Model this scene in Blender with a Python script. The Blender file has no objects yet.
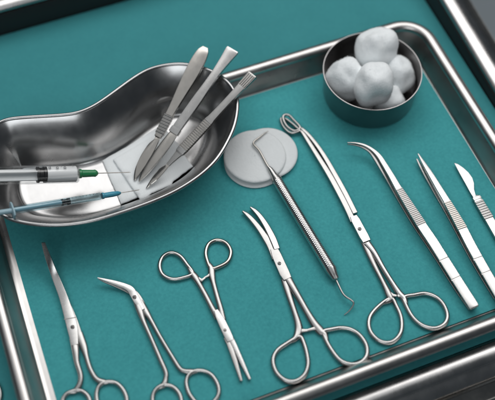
import bpy, bmesh, math, random
from mathutils import Vector, Matrix, noise
from mathutils.geometry import tessellate_polygon

scene = bpy.context.scene
COL = scene.collection
MM = 0.001                      # the scene is designed in millimetres

# ------------------------------------------------------------------ camera
cam_data = bpy.data.cameras.new('camera')
cam = bpy.data.objects.new('camera', cam_data)
COL.objects.link(cam)
cam.matrix_world = Matrix(((0.933096, 0.308327, -0.185112, -0.143376),
     (-0.359624, 0.802132, -0.476712, -0.339697),
     (0.001501, 0.511389, 0.859348, 0.668321), (0, 0, 0, 1)))
cam_data.sensor_width = 36
cam_data.lens = 67.183
cam_data.clip_start = 0.01
cam_data.clip_end = 60
cam_data.dof.use_dof = True
cam_data.dof.focus_distance = 0.7535
cam_data.dof.aperture_fstop = 3.4
scene.camera = cam

# ------------------------------------------------------------------ room light
world = bpy.data.worlds.new('World')
scene.world = world
world.use_nodes = True
bg = world.node_tree.nodes['Background']
bg.inputs['Color'].default_value = (0.75, 0.88, 1.0, 1)
bg.inputs['Strength'].default_value = 0.055

def area_lamp(name, loc, target, sx, sy, power, color):
    d = bpy.data.lights.new(name, 'AREA')
    d.shape = 'RECTANGLE'
    d.size, d.size_y = sx, sy
    d.energy = power
    d.color = color
    o = bpy.data.objects.new(name, d)
    COL.objects.link(o)
    o.location = loc
    o.rotation_euler = (Vector(target) - Vector(loc)).to_track_quat('-Z', 'Y').to_euler()
    return o

area_lamp('ceiling_lamp', (0.40, 0.54, 1.05), (0.05, 0.0, 0.0), 1.7, 0.78, 9.3, (1.0, 0.978, 0.96))
area_lamp('overhead_panel', (0.1, 0.55, 1.55), (0.1, 0.3, 0.0), 2.8, 1.9, 8.2, (0.97, 0.985, 1.0))

area_lamp('fill_lamp', (-0.60, -0.95, 1.30), (0.0, 0.0, 0.0), 0.95, 0.65, 5.2, (0.95, 0.98, 1.0))

scene.view_settings.view_transform = 'Standard'
scene.view_settings.look = 'None'
scene.view_settings.exposure = 0.15
scene.view_settings.gamma = 1
scene.render.engine = 'CYCLES'
scene.cycles.use_denoising = True
scene.cycles.max_bounces = 10
scene.cycles.transparent_max_bounces = 16
scene.cycles.caustics_reflective = False
scene.cycles.caustics_refractive = False

# ------------------------------------------------------------------ materials
def new_mat(name):
    m = bpy.data.materials.new(name)
    m.use_nodes = True
    nt = m.node_tree
    return m, nt, nt.nodes['Principled BSDF']

def noise_tex(nt, scale, detail=4, rough=0.5, stretch=None):
    tc = nt.nodes.new('ShaderNodeTexCoord')
    n = nt.nodes.new('ShaderNodeTexNoise')
    n.inputs['Scale'].default_value = scale
    n.inputs['Detail'].default_value = detail
    n.inputs['Roughness'].default_value = rough
    if stretch:
        mp = nt.nodes.new('ShaderNodeMapping')
        mp.inputs['Scale'].default_value = stretch
        nt.links.new(tc.outputs['Object'], mp.inputs['Vector'])
        nt.links.new(mp.outputs['Vector'], n.inputs['Vector'])
    else:
        nt.links.new(tc.outputs['Object'], n.inputs['Vector'])
    return n

def ramp(nt, src, a, b, ca, cb):
    r = nt.nodes.new('ShaderNodeMapRange')
    r.inputs['From Min'].default_value = a
    r.inputs['From Max'].default_value = b
    r.inputs['To Min'].default_value = ca
    r.inputs['To Max'].default_value = cb
    nt.links.new(src, r.inputs['Value'])
    return r.outputs['Result']

def add_bump(nt, bsdf, src, strength, dist):
    b = nt.nodes.new('ShaderNodeBump')
    b.inputs['Strength'].default_value = strength
    b.inputs['Distance'].default_value = dist
    nt.links.new(src, b.inputs['Height'])
    nt.links.new(b.outputs['Normal'], bsdf.inputs['Normal'])
    return b

def steel(name, col, rough, var=0.06, bump=0.0, scale=400, aniso=0.0):
    m, nt, b = new_mat(name)
    b.inputs['Metallic'].default_value = 1
    n = noise_tex(nt, scale, 5, 0.6)
    sm = noise_tex(nt, 45, 4, 0.65, (1.0, 0.45, 1.0))
    ad = nt.nodes.new('ShaderNodeMath'); ad.operation = 'MULTIPLY_ADD'
    nt.links.new(sm.outputs['Fac'], ad.inputs[0]); ad.inputs[1].default_value = 1.2
    nt.links.new(n.outputs['Fac'], ad.inputs[2])
    nt.links.new(ramp(nt, ad.outputs[0], 0.8, 1.4, rough - var, rough + var * 1.6), b.inputs['Roughness'])
    mix = nt.nodes.new('ShaderNodeMix'); mix.data_type = 'RGBA'
    mix.inputs['A'].default_value = (*[c * 0.86 for c in col], 1); mix.inputs['B'].default_value = (*col, 1)
    nt.links.new(ramp(nt, sm.outputs['Fac'], 0.35, 0.65, 0, 1), mix.inputs['Factor'])
    nt.links.new(mix.outputs['Result'], b.inputs['Base Color'])
    b.inputs['Anisotropic'].default_value = aniso
    if bump:
        n2 = noise_tex(nt, scale * 5, 3, 0.6)
        add_bump(nt, b, n2.outputs['Fac'], bump, 0.0002)
    return m

STEEL = steel('satin_steel', (0.40, 0.395, 0.385), 0.28, 0.03)
BRIGHT = steel('polished_steel', (0.48, 0.475, 0.465), 0.24, 0.04)
RINGST = steel('brushed_ring_steel', (0.47, 0.465, 0.455), 0.27, 0.03)
DISHST = steel('dish_steel', (0.40, 0.40, 0.40), 0.24, 0.03, 0, 60)
TRAYST = steel('tray_steel', (0.52, 0.505, 0.49), 0.30, 0.03, 0, 120)
CARTST = steel('trolley_steel', (0.58, 0.57, 0.56), 0.27, 0.03, 0, 90)
DULLST = steel('dull_steel', (0.46, 0.44, 0.41), 0.22, 0.03)
BOWLST = steel('bowl_steel', (0.36, 0.35, 0.35), 0.30, 0.03, 0, 120)
HANDLEST = steel('ridged_handle_steel', (0.60, 0.585, 0.57), 0.17, 0.03)
DARKST = steel('dark_screw_steel', (0.20, 0.19, 0.185), 0.35)

def cloth_mat(name, col, dark):
    m, nt, b = new_mat(name)
    b.inputs['Roughness'].default_value = 0.85
    b.inputs['Specular IOR Level'].default_value = 0.25
    n1 = noise_tex(nt, 420, 6, 0.7)
    n2 = noise_tex(nt, 26, 4, 0.6)
    mx = nt.nodes.new('ShaderNodeMath'); mx.operation = 'MULTIPLY_ADD'
    nt.links.new(n2.outputs['Fac'], mx.inputs[0]); mx.inputs[1].default_value = 0.45
    nt.links.new(n1.outputs['Fac'], mx.inputs[2])
    f = ramp(nt, mx.outputs[0], 0.5, 0.95, 0, 1)
    mix = nt.nodes.new('ShaderNodeMix'); mix.data_type = 'RGBA'
    mix.inputs['A'].default_value = (*dark, 1); mix.inputs['B'].default_value = (*col, 1)
    nt.links.new(f, mix.inputs['Factor'])
    nt.links.new(mix.outputs['Result'], b.inputs['Base Color'])
    n3 = noise_tex(nt, 900, 4, 0.7)
    add_bump(nt, b, n3.outputs['Fac'], 0.35, 0.0004)
    return m

CLOTH = cloth_mat('teal_liner_cloth', (0.062, 0.362, 0.380), (0.042, 0.278, 0.298))
DRAPE = cloth_mat('teal_drape_cloth', (0.048, 0.268, 0.286), (0.038, 0.228, 0.248))

def soft_white(name, col, scale, strength, rough=0.95, sss=0.0):
    m, nt, b = new_mat(name)
    b.inputs['Roughness'].default_value = rough
    b.inputs['Specular IOR Level'].default_value = 0.1
    b.inputs['Sheen Weight'].default_value = 0.25
    n2 = noise_tex(nt, scale * 0.3, 4, 0.6)
    mix = nt.nodes.new('ShaderNodeMix'); mix.data_type = 'RGBA'
    mix.inputs['A'].default_value = (*[c * 0.93 for c in col], 1); mix.inputs['B'].default_value = (*col, 1)
    nt.links.new(n2.outputs['Fac'], mix.inputs['Factor'])
    nt.links.new(mix.outputs['Result'], b.inputs['Base Color'])
    n = noise_tex(nt, scale, 6, 0.65)
    add_bump(nt, b, n.outputs['Fac'], strength, 0.0008)
    if sss:
        b.inputs['Subsurface Weight'].default_value = sss
        b.inputs['Subsurface Radius'].default_value = (0.003, 0.003, 0.003)
    return m

COTTON = soft_white('cotton_wool', (0.88, 0.915, 0.925), 520, 0.3, sss=0.3)
PAD = soft_white('cotton_pad_felt', (0.75, 0.78, 0.785), 330, 0.8)
GAUZE = soft_white('gauze_weave', (0.88, 0.915, 0.925), 700, 0.45)

def weave(mat):
    """Open gauze mesh: two crossed thread directions in colour and relief."""
    nt = mat.node_tree; b = nt.nodes['Principled BSDF']
    tc = nt.nodes.new('ShaderNodeTexCoord')
    outs = []
    for d in ('X', 'Y'):
        mp = nt.nodes.new('ShaderNodeMapping'); mp.inputs['Rotation'].default_value = (0, 0, 0.55)
        nt.links.new(tc.outputs['Object'], mp.inputs['Vector'])
        w = nt.nodes.new('ShaderNodeTexWave'); w.bands_direction = d
        w.inputs['Scale'].default_value = 230; w.inputs['Distortion'].default_value = 1.2
        w.inputs['Detail'].default_value = 2; w.inputs['Detail Scale'].default_value = 2.5
        nt.links.new(mp.outputs['Vector'], w.inputs['Vector'])
        outs.append(w.outputs['Fac'])
    mx = nt.nodes.new('ShaderNodeMath'); mx.operation = 'MAXIMUM'
    nt.links.new(outs[0], mx.inputs[0]); nt.links.new(outs[1], mx.inputs[1])
    add_bump(nt, b, mx.outputs[0], 0.3, 0.0004)
    col = b.inputs['Base Color'].links[0].from_socket
    mul = nt.nodes.new('ShaderNodeMix'); mul.data_type = 'RGBA'; mul.blend_type = 'MULTIPLY'
    mul.inputs['Factor'].default_value = 1
    nt.links.new(col, mul.inputs['A'])
    nt.links.new(ramp(nt, mx.outputs[0], 0, 1, 0.92, 1.02), mul.inputs['B'])
    nt.links.new(mul.outputs['Result'], b.inputs['Base Color'])

weave(GAUZE)

def plastic(name, col, rough=0.35, trans=0.0):
    m, nt, b = new_mat(name)
    b.inputs['Base Color'].default_value = (*col, 1)
    b.inputs['Roughness'].default_value = rough
    b.inputs['Transmission Weight'].default_value = trans
    n = noise_tex(nt, 300, 3)
    nt.links.new(ramp(nt, n.outputs['Fac'], 0.3, 0.7, rough - 0.05, rough + 0.05), b.inputs['Roughness'])
    return m

BLACK = plastic('black_rubber', (0.012, 0.012, 0.013), 0.45)
INK = plastic('grey_ink', (0.10, 0.11, 0.12), 0.5)
GREEN = plastic('green_plastic', (0.02, 0.22, 0.08), 0.3)
BLUE = plastic('blue_plastic', (0.05, 0.30, 0.42), 0.3)
MILK = plastic('milky_plastic', (0.62, 0.64, 0.65), 0.35)
PALEBLUE = plastic('pale_blue_plastic', (0.30, 0.44, 0.50), 0.35)
FLOORSHINE = plastic('floor_shine_white', (0.95, 0.955, 0.96), 0.2)  # white for the dish floor's brightness, painted inside the clear barrel

def clear_plastic(name, tint):
    m, nt, b = new_mat(name)
    out = nt.nodes['Material Output']
    tr = nt.nodes.new('ShaderNodeBsdfTransparent'); tr.inputs['Color'].default_value = (*tint, 1)
    gl = nt.nodes.new('ShaderNodeBsdfGlossy'); gl.inputs['Roughness'].default_value = 0.08
    lw = nt.nodes.new('ShaderNodeLayerWeight'); lw.inputs['Blend'].default_value = 0.5
    pw = nt.nodes.new('ShaderNodeMath'); pw.operation = 'POWER'; pw.inputs[1].default_value = 3.0
    nt.links.new(lw.outputs['Facing'], pw.inputs[0])
    mx = nt.nodes.new('ShaderNodeMixShader')
    nt.links.new(ramp(nt, pw.outputs[0], 0, 1, 0.05, 0.6), mx.inputs[0])
    nt.links.new(tr.outputs[0], mx.inputs[1]); nt.links.new(gl.outputs[0], mx.inputs[2])
    nt.links.new(mx.outputs[0], out.inputs['Surface'])
    return m

CLEAR = clear_plastic('clear_barrel_plastic', (0.985, 0.99, 0.99))
CLEARBLUE = clear_plastic('tinted_barrel_plastic', (0.88, 0.95, 0.97))

def floor_mat():
    m, nt, b = new_mat('grey_vinyl_floor')
    n = noise_tex(nt, 9, 6, 0.6)
    mix = nt.nodes.new('ShaderNodeMix'); mix.data_type = 'RGBA'
    mix.inputs['A'].default_value = (0.34, 0.39, 0.42, 1); mix.inputs['B'].default_value = (0.42, 0.47, 0.50, 1)
    nt.links.new(n.outputs['Fac'], mix.inputs['Factor'])
    nt.links.new(mix.outputs['Result'], b.inputs['Base Color'])
    b.inputs['Roughness'].default_value = 0.4
    return m
FLOOR = floor_mat()

# ------------------------------------------------------------------ mesh helpers (millimetres)
def V(*a):
    return Vector(a)

def catmull(rows, seg=8, closed=False):
    """Catmull-Rom through rows of any width."""
    n = len(rows)
    if n < 3 and not closed:
        a, b = rows
        return [tuple(x + (y - x) * k / seg for x, y in zip(a, b)) for k in range(seg + 1)]
    out = []
    for i in range(n if closed else n - 1):
        if closed:
            p = [rows[(i + k) % n] for k in (-1, 0, 1, 2)]
        else:
            p1, p2 = rows[i], rows[i + 1]
            p0 = rows[i - 1] if i else tuple(2 * a - b for a, b in zip(p1, p2))
            p3 = rows[i + 2] if i + 2 < n else tuple(2 * b - a for a, b in zip(p1, p2))
            p = [p0, p1, p2, p3]
        for k in range(seg):
            t = k / seg
            out.append(tuple(0.5 * (2 * b + (c - a) * t + (2 * a - 5 * b + 4 * c - d) * t * t
                                    + (3 * b - a - 3 * c + d) * t ** 3) for a, b, c, d in zip(*p)))
    if not closed:
        out.append(tuple(rows[-1]))
    return out

def resample(rows, step):
    """Linear resample of rows to even spacing by their first three columns."""
    out = [rows[0]]
    for a, b in zip(rows, rows[1:]):
        d = math.dist(a[:3], b[:3])
        n = max(1, int(round(d / step)))
        for k in range(1, n + 1):
            out.append(tuple(x + (y - x) * k / n for x, y in zip(a, b)))
    return out

def profile(w, t, bev, n=14):
    if bev is None:
        return [(w * math.cos(2 * math.pi * k / n), t * math.sin(2 * math.pi * k / n)) for k in range(n)]
    b = min(bev, w * 0.9, t * 0.9)
    pts = []
    for cx, cy, a0 in ((w - b, t - b, 0), (-(w - b), t - b, 90), (-(w - b), -(t - b), 180), (w - b, -(t - b), 270)):
        for k in range(4):
            a = math.radians(a0 + 30 * k)
            pts.append((cx + b * math.cos(a), cy + b * math.sin(a)))
    return pts

def sweep(rows, bev=None, closed=False, n=14, up=(0, 0, 1)):
    """rows: (x, y, z, half width, half thickness)."""
    P = [Vector(r[:3]) for r in rows]
    N = len(P)
    verts, faces, m = [], [], None
    U = Vector(up)
    for i, r in enumerate(rows):
        if closed:
            t = P[(i + 1) % N] - P[i - 1]
        else:
            t = P[min(i + 1, N - 1)] - P[max(i - 1, 0)]
        t.normalize()
        s = t.cross(U)
        if s.length < 1e-4:
            s = Vector((1, 0, 0))
        s.normalize()
        u = s.cross(t)
        if len(r) > 5 and r[5]:
            ca, sa = math.cos(math.radians(r[5])), math.sin(math.radians(r[5]))
            s, u = s * ca + u * sa, u * ca - s * sa
        pr = profile(max(r[3], 0.02), max(r[4], 0.02), bev, n)
        m = len(pr)
        verts += [tuple(P[i] + s * a + u * b) for a, b in pr]
    for i in range(N if closed else N - 1):
        j = (i + 1) % N
        for k in range(m):
            l = (k + 1) % m
            faces.append((i * m + k, i * m + l, j * m + l, j * m + k))
    if not closed:
        faces.append(tuple(reversed(range(m))))
        faces.append(tuple((N - 1) * m + k for k in range(m)))
    return verts, faces

def lathe(profile_rz, centre, seg=64, axis=(0, 0, 1), closed=True):
    """profile (r, z) revolved round axis through centre; r = 0 rows become caps."""
    A = Vector(axis).normalized()
    X = A.orthogonal().normalized()
    Y = A.cross(X)
    C0 = Vector(centre)
    verts, faces = [], []
    for r, z in profile_rz:
        for k in range(seg):
            a = 2 * math.pi * k / seg
            verts.append(tuple(C0 + A * z + (X * math.cos(a) + Y * math.sin(a)) * max(r, 1e-4)))
    for i in range(len(profile_rz) - 1):
        for k in range(seg):
            l = (k + 1) % seg
            faces.append((i * seg + k, i * seg + l, (i + 1) * seg + l, (i + 1) * seg + k))
    return verts, faces

def plate(outline, z0, z1, inset=0.88, zmid=None, tilt=None):
    """Closed outline (x, y) -> solid with ground edges; tilt(x, y) adds height."""
    n = len(outline)
    cx = sum(p[0] for p in outline) / n
    cy = sum(p[1] for p in outline) / n
    zm = (z0 + z1) / 2 if zmid is None else zmid
    inn = [(cx + (p[0] - cx) * inset, cy + (p[1] - cy) * inset) for p in outline]
    f = tilt or (lambda x, y: 0)
    verts = [(x, y, z0 + f(x, y)) for x, y in inn] + [(p[0], p[1], zm + f(p[0], p[1])) for p in outline] + [(x, y, z1 + f(x, y)) for x, y in inn]
    faces = [tuple(reversed(range(n))), tuple(range(2 * n, 3 * n))]
    for a in (0, n):
        for k in range(n):
            l = (k + 1) % n
            faces.append((a + k, a + l, a + n + l, a + n + k))
    return verts, faces

def transform(geo, mat):
    return [tuple(mat @ Vector(v)) for v in geo[0]], geo[1]

def join(*geos):
    v, f = [], []
    for gv, gf in geos:
        o = len(v)
        v += gv
        f += [tuple(i + o for i in t) for t in gf]
    return v, f

def frame(a, b):
    """Matrix whose x axis runs from a to b and whose z axis points up."""
    a, b = Vector(a), Vector(b)
    t = (b - a).normalized()
    s = Vector((0, 0, 1)).cross(t).normalized()
    u = t.cross(s)
    M = Matrix((t, s, u)).transposed().to_4x4()
    M.translation = a
    return M

# ------------------------------------------------------------------ objects
def world_of(o):
    p = Vector((0, 0, 0))
    while o is not None:
        p = p + o.location
        o = o.parent
    return p

def part(name, geo, mat, parent=None, angle=38, base=None, smooth=True):
    """One mesh object; vertices given in world millimetres."""
    origin = world_of(parent) if parent else Vector(base or (0, 0, 0)) * MM
    me = bpy.data.meshes.new(name)
    me.from_pydata([tuple(Vector(v) * MM - origin) for v in geo[0]], [], geo[1])
    bm = bmesh.new(); bm.from_mesh(me)
    bmesh.ops.remove_doubles(bm, verts=bm.verts, dist=2e-6)
    bmesh.ops.recalc_face_normals(bm, faces=bm.faces)
    bm.to_mesh(me); bm.free()
    if smooth:
        me.shade_smooth()
        me.set_sharp_from_angle(angle=math.radians(angle))
    me.materials.append(mat)
    o = bpy.data.objects.new(name, me)
    COL.objects.link(o)
    if parent:
        o.parent = parent
    else:
        o.location = origin
    return o

def tag(o, label, cat, group=None):
    o['label'] = label
    o['category'] = cat
    if group:
        o['group'] = group
    return o

def thing(name, base, label, cat, group=None):
    o = bpy.data.objects.new(name, None)
    o.empty_display_size = 0.01
    COL.objects.link(o)
    o.location = Vector(base) * MM
    return tag(o, label, cat, group)

def screw(p, r=1.6, h=0.6):
    """Slotted pivot screw head standing on height p.z."""
    c = Vector(p)
    head = lathe([(0, h), (r * 0.75, h), (r, h * 0.55), (r, -0.4), (0, -0.4)], c, 20)
    slot = sweep([(c.x - r * 0.7, c.y - r * 0.3, c.z + h + 0.05, 0.28, 0.06), (c.x + r * 0.7, c.y + r * 0.3, c.z + h + 0.05, 0.28, 0.06)], 0.02)
    return head, slot

# ================================================================== SETTING
HW, HD = 215.0, 146.8           # half size of the tray measured on its rolled rim

def rrect(hx0, hx1, hy0, hy1, r, n=10):
    pts = []
    for cx, cy, a0 in ((hx1 - r, hy1 - r, 0), (hx0 + r, hy1 - r, 90), (hx0 + r, hy0 + r, 180), (hx1 - r, hy0 + r, 270)):
        for k in range(n + 1):
            a = math.radians(a0 + 90 * k / n)
            pts.append((cx + r * math.cos(a), cy + r * math.sin(a)))
    return pts

def rect_loft(box, prof, r0, cap_first=True, cap_last=False, dip=0.0):
    """prof rows (outward offset, z) lofted round a rounded rectangle."""
    verts, faces, m = [], [], 0
    for o, z in prof:
        ring = rrect(box[0] - o, box[1] + o, box[2] - o, box[3] + o, max(r0 + o, 0.5))
        m = len(ring)
        verts += [(x, y, z - dip * min(1, max(0, (60 - y) / 170))) for x, y in ring]
    for i in range(len(prof) - 1):
        for k in range(m):
            l = (k + 1) % m
            faces.append((i * m + k, i * m + l, (i + 1) * m + l, (i + 1) * m + k))
    if cap_first:
        faces.append(tuple(range(m)))
    if cap_last:
        faces.append(tuple((len(prof) - 1) * m + k for k in range(m)))
    return verts, faces

def arc(cx, cz, rx, rz, a0, a1, n):
    return [(cx + rx * math.cos(math.radians(a0 + (a1 - a0) * k / n)), cz + rz * math.sin(math.radians(a0 + (a1 - a0) * k / n))) for k in range(n + 1)]

fl = part('floor', ([(-6000, -6000, -820), (6000, -6000, -820), (6000, 6000, -820), (-6000, 6000, -820)], [(0, 1, 2, 3)]), FLOOR)
fl['kind'] = 'structure'

# the trolley the tray stands on: pan, rolled rim, outer flange, lower shelf, legs
TB = (-300.0, 243.4, -151.5, 285.0)
DIP = 30.0                      # the trolley edge is lower on the near side
trolley = thing('instrument_trolley', (0, 60, -820), 'steel instrument trolley with a raised rolled edge round its teal covered top', 'trolley')
part('pan', rect_loft(TB, [(0, -5), (0.5, -4.6), (0.7, -3.8), (3.4, 24)], 14, True, False, DIP), CARTST, trolley)
part('wall_shade_strip', rect_loft(TB, [(0.1, -3.2), (0.4, -2.0), (1.0, 21.5), (1.6, 22.4), (3.0, 22.6)], 14, False, False, DIP), BLACK, trolley)  # added black strip, standing in for the dark reflection on the rim wall
part('rim', rect_loft(TB, arc(9.8, 25.5, 8.2, 4.6, 200, -160, 26), 14, False, False, DIP), CARTST, trolley)
part('flange', rect_loft(TB, [(17.4, 24), (20, 22.6), (25.5, 19.5), (26.2, 18), (26.2, 4), (24.5, 4), (24.5, 17), (17, 21)], 14, False, False, DIP), CARTST, trolley)
part('frame_rail', rect_loft(TB, [(28, 12), (29, 12.6), (38, 7.5), (39.2, 7.4), (40.2, 6), (40.2, -6), (28, -6), (28, 12)], 14, False, False, DIP), DULLST, trolley)
part('shelf', rect_loft((-300, 196, -150, 285), [(0, -330), (6, -329), (10, -322), (12, -312), (16, -311), (18, -314), (18, -322)], 10), DULLST, trolley)
for lx, ly in ((TB[0] - 20, TB[2] - 20), (TB[1] + 20, TB[2] - 20), (TB[0] - 20, TB[3] + 20), (TB[1] + 20, TB[3] + 20)):
    lg = part('leg', lathe([(0, 0), (13, 0), (13, -753), (0, -753)], (lx, ly, -7), 24), DULLST, trolley)
    part('castor', lathe([(0, -14), (24, -14), (30, -9), (30, 9), (24, 14), (0, 14)], (lx, ly, -790), 28, (1, 0, 0)), BLACK, lg)

# teal drape over the trolley pan
def sheet(x0, x1, y0, y1, z, nx, ny, amp, seed, th=0.8, r=2):
    verts, faces = [], []
    for j in range(ny + 1):
        for i in range(nx + 1):
            x = x0 + (x1 - x0) * i / nx; y = y0 + (y1 - y0) * j / ny
            h = amp * noise.noise(Vector((x * 0.012, y * 0.012, seed)))
            verts.append((x, y, z + h - amp))
    w = nx + 1
    top = len(verts)
    verts += [(x, y, zz - th) for x, y, zz in verts]
    for j in range(ny):
        for i in range(nx):
            a = j * w + i
            faces.append((a, a + 1, a + w + 1, a + w))
            faces.append((top + a, top + a + w, top + a + w + 1, top + a + 1))
    edge = [i for i in range(w)] + [j * w + nx for j in range(1, ny + 1)] + [ny * w + i for i in range(nx - 1, -1, -1)] + [j * w for j in range(ny - 1, 0, -1)]
    for a, b in zip(edge, edge[1:] + edge[:1]):
        faces.append((a, b, top + b, top + a))
    return verts, faces

drape = part('drape', sheet(TB[0] + 1, TB[1] - 0.5, TB[2] - 1.2, TB[3] - 0.5, -2.6, 60, 50, 0.35, 3.1), DRAPE, base=(-28, 64, -4))
tag(drape, 'plain teal drape covering the trolley top underneath and around the steel tray', 'drape')

# ------------------------------------------------------------------ tray and its liner
tray = thing('instrument_tray', (0, 0, -2), 'shallow rectangular steel tray with rolled rim holding the laid out instruments', 'tray')
TRB = (-HW, HW, -HD, HD)
part('pan', rect_loft(TRB, [(-17, -1.0), (-14.4, -0.8), (-12.6, 0.3), (-11, 2.6), (-7.4, 9), (-5.0, 13.2), (-3.6, 15.2), (-4.6, 15.5), (-6.0, 13.4), (-8.4, 9.2), (-12, 2.6), (-14, -0.8), (-17, -2.0)], 26, True, True), TRAYST, tray)
part('rim', rect_loft(TRB, arc(0, 16.0, 5.4, 4.6, 190, -170, 22), 26, False), TRAYST, tray)

liner = part('tray_liner', sheet(-194.8, 200.6, -131.6, 132.2, 0.0, 70, 50, 0.0, 7.7, 0.7), CLOTH, base=(0, 0, -0.7))
tag(liner, 'teal cloth lining the tray floor under the instruments, lit brightest in the middle', 'cloth')

# ================================================================== KIDNEY DISH
RIMZ = 46.0
rim_pts = [(-173.5, 152.4, 40), (-163.2, 152.8, 40), (-140.9, 146.4, 40), (-116.9, 139.4, 40), (-103.2, 139.1, 40), (-90, 142.4, 40), (-71.8, 150.1, 40), (-55.3, 157.1, 40), (-39.5, 161.5, 40), (-21.8, 160, 40), (-7.2, 154.4, 40), (8.4, 141.4, 40), (17.5, 126.2, 40), (19.7, 112.7, 40), (17.6, 100, 40), (9.1, 83.3, 40), (-1.3, 70, 40), (-18, 54.2, 40), (-37.1, 44.1, 40), (-57.9, 37.9, 40), (-77.1, 35.4, 40), (-98.9, 34.5, 40), (-122.5, 34.8, 40), (-137.3, 36.7, 40), (-152.3, 40.5, 40), (-166.8, 46.6, 40), (-180.7, 54.8, 40), (-189.8, 63.1, 40), (-199.2, 77.4, 40), (-203.3, 94.8, 40), (-201.9, 115.6, 40), (-194.2, 135.6, 40), (-183.7, 148.7, 40)]
ring0 = catmull([p[:2] for p in rim_pts], 6, True)
for _ in range(6):
    ring0 = [tuple(0.25 * a + 0.5 * b + 0.25 * c for a, b, c in zip(ring0[i - 1], ring0[i], ring0[(i + 1) % len(ring0)])) for i in range(len(ring0))]
area2 = sum(a[0] * b[1] - a[1] * b[0] for a, b in zip(ring0, ring0[1:] + ring0[:1]))
if area2 < 0:
    ring0.reverse()

def ring_offset(ring, d):
    """Move the outline inwards by d, smoothing as it goes."""
    r = [Vector(p) for p in ring]
    steps = max(1, int(abs(d) / 1.5))
    for _ in range(steps):
        nn = []
        for i in range(len(r)):
            t = (r[(i + 1) % len(r)] - r[i - 1]).normalized()
            nn.append(r[i] + Vector((-t.y, t.x)) * (d / steps))
        r = [0.2 * nn[i - 1] + 0.6 * nn[i] + 0.2 * nn[(i + 1) % len(nn)] for i in range(len(nn))]
    return [(p.x, p.y) for p in r]

def dish_loft(rows, cap=None):
    verts, faces = [], []
    m = len(ring0)
    for d, z in rows:
        verts += [(x, y, z) for x, y in (ring_offset(ring0, d) if d else ring0)]
    for i in range(len(rows) - 1):
        for k in range(m):
            l = (k + 1) % m
            faces.append((i * m + k, i * m + l, (i + 1) * m + l, (i + 1) * m + k))
    if cap is not None:
        d, z = rows[cap]
        c = len(verts)
        base = (cap % len(rows)) * m
        rr = verts[base:base + m]
        # a flat margin, then the floor itself
        inner = ring_offset([(x, y) for x, y, _ in rr], 2.0)
        verts += [(x, y, z) for x, y in inner]
        for k in range(m):
            l = (k + 1) % m
            faces.append((base + k, base + l, c + l, c + k))
        faces += [tuple(c + i for i in t) for t in tessellate_polygon([[Vector((x, y, 0)) for x, y in inner]])]
    return verts, faces

dish = thing('kidney_dish', (-90, 110, 0.2), 'kidney shaped steel dish at the tray corner holding gauze, syringes and scalpels', 'dish')
inner_rows = [(31, 1.2), (28.5, 1.5), (26.2, 2.5), (24.4, 4.6), (22.8, 8), (20.8, 13), (17.8, 19), (13.6, 25.5), (9.0, 31.5), (4.6, 36.6), (1.7, 39.4), (0.5, 40.4)]
outer_rows = [(d - 1.0 if d > 2 else d - 0.7, z - 0.8) for d, z in inner_rows]
part('body', join(dish_loft(inner_rows, 0), dish_loft(outer_rows, 0)), DISHST, dish, angle=60)
part('rolled_rim', dish_loft([(-0.6 + 1.7 * math.cos(a), 39.9 + 1.5 * math.sin(a)) for a in [2 * math.pi * k / 12 for k in range(13)]]), DISHST, dish, angle=70)

# ------------------------------------------------------------------ gauze in the dish
def soft_plate(outline, z0, z1, seed, amp=0.6, rad=1.2):
    """Folded textile slab: rounded edge, slightly wavy top."""
    ol = resample([(*p, 0) for p in outline] + [(*outline[0], 0)], 2.0)[:-1]
    ol = [(p[0] + 0.5 * noise.noise(Vector((p[0] * .2, p[1] * .2, seed))), p[1] + 0.5 * noise.noise(Vector((p[0] * .2, p[1] * .2, seed + 9)))) for p in ol]
    n = len(ol)
    cx = sum(p[0] for p in ol) / n; cy = sum(p[1] for p in ol) / n
    rows = [(rad, z0), (0.25, z0 + 0.35 * (z1 - z0)), (0, (z0 + z1) / 2), (0.35, z1 - 0.25 * (z1 - z0)), (rad, z1)]
    verts, faces = [], []
    def shrink(p, d):
        v = Vector((p[0] - cx, p[1] - cy)); L = v.length
        v *= max(0, L - d) / L
        return (cx + v.x, cy + v.y)
    for d, z in rows:
        for p in ol:
            q = shrink(p, d)
            verts.append((q[0], q[1], z))
    rings = 10
    for k in range(1, rings):
        for p in ol:
            q = shrink(p, rad); f = 1 - k / rings
            x = cx + (q[0] - cx) * f; y = cy + (q[1] - cy) * f
            verts.append((x, y, z1 + amp * noise.noise(Vector((x * 0.08, y * 0.08, seed))) * min(1, k / 3)))
    tot = len(rows) + rings - 1
    for i in range(tot - 1):
        for k in range(n):
            l = (k + 1) % n
            faces.append((i * n + k, i * n + l, (i + 1) * n + l, (i + 1) * n + k))
    faces.append(tuple((tot - 1) * n + k for k in range(n)))
    faces.append(tuple(reversed(range(n))))
    return verts, faces

GZ1 = [(-102.7, 111, 2.5), (-77.2, 117.8, 2.5), (-46.6, 127.7, 2.5), (-35.7, 105.2, 2.5), (-36.6, 86.7, 2.5), (-51.4, 74.9, 2.5), (-66.3, 67.8, 2.5), (-83.2, 64.8, 2.5), (-100.4, 63.1, 2.5)]
GZ2 = [(-93.8, 107.2, 4.5), (-67.1, 114.7, 4.5), (-41.3, 120.7, 4.5), (-32, 75.9, 4.5), (-51.7, 68.3, 4.5), (-54.6, 65.2, 4.5), (-73.1, 62.8, 4.5), (-79.1, 60.4, 4.5), (-84.3, 60.8, 4.5)]
g = part('gauze_swab', soft_plate([p[:2] for p in GZ1], 1.6, 3.8, 2.0), GAUZE, base=(-85, 95, 1.6), angle=60)
tag(g, 'lower folded white gauze swab on the kidney dish floor, nearer the syringe needles', 'gauze swab', 'gauze swabs in the kidney dish')
g = part('gauze_swab', soft_plate([p[:2] for p in GZ2], 3.9, 6.0, 5.0, 0.9), GAUZE, base=(-75, 95, 3.9), angle=60)
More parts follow.
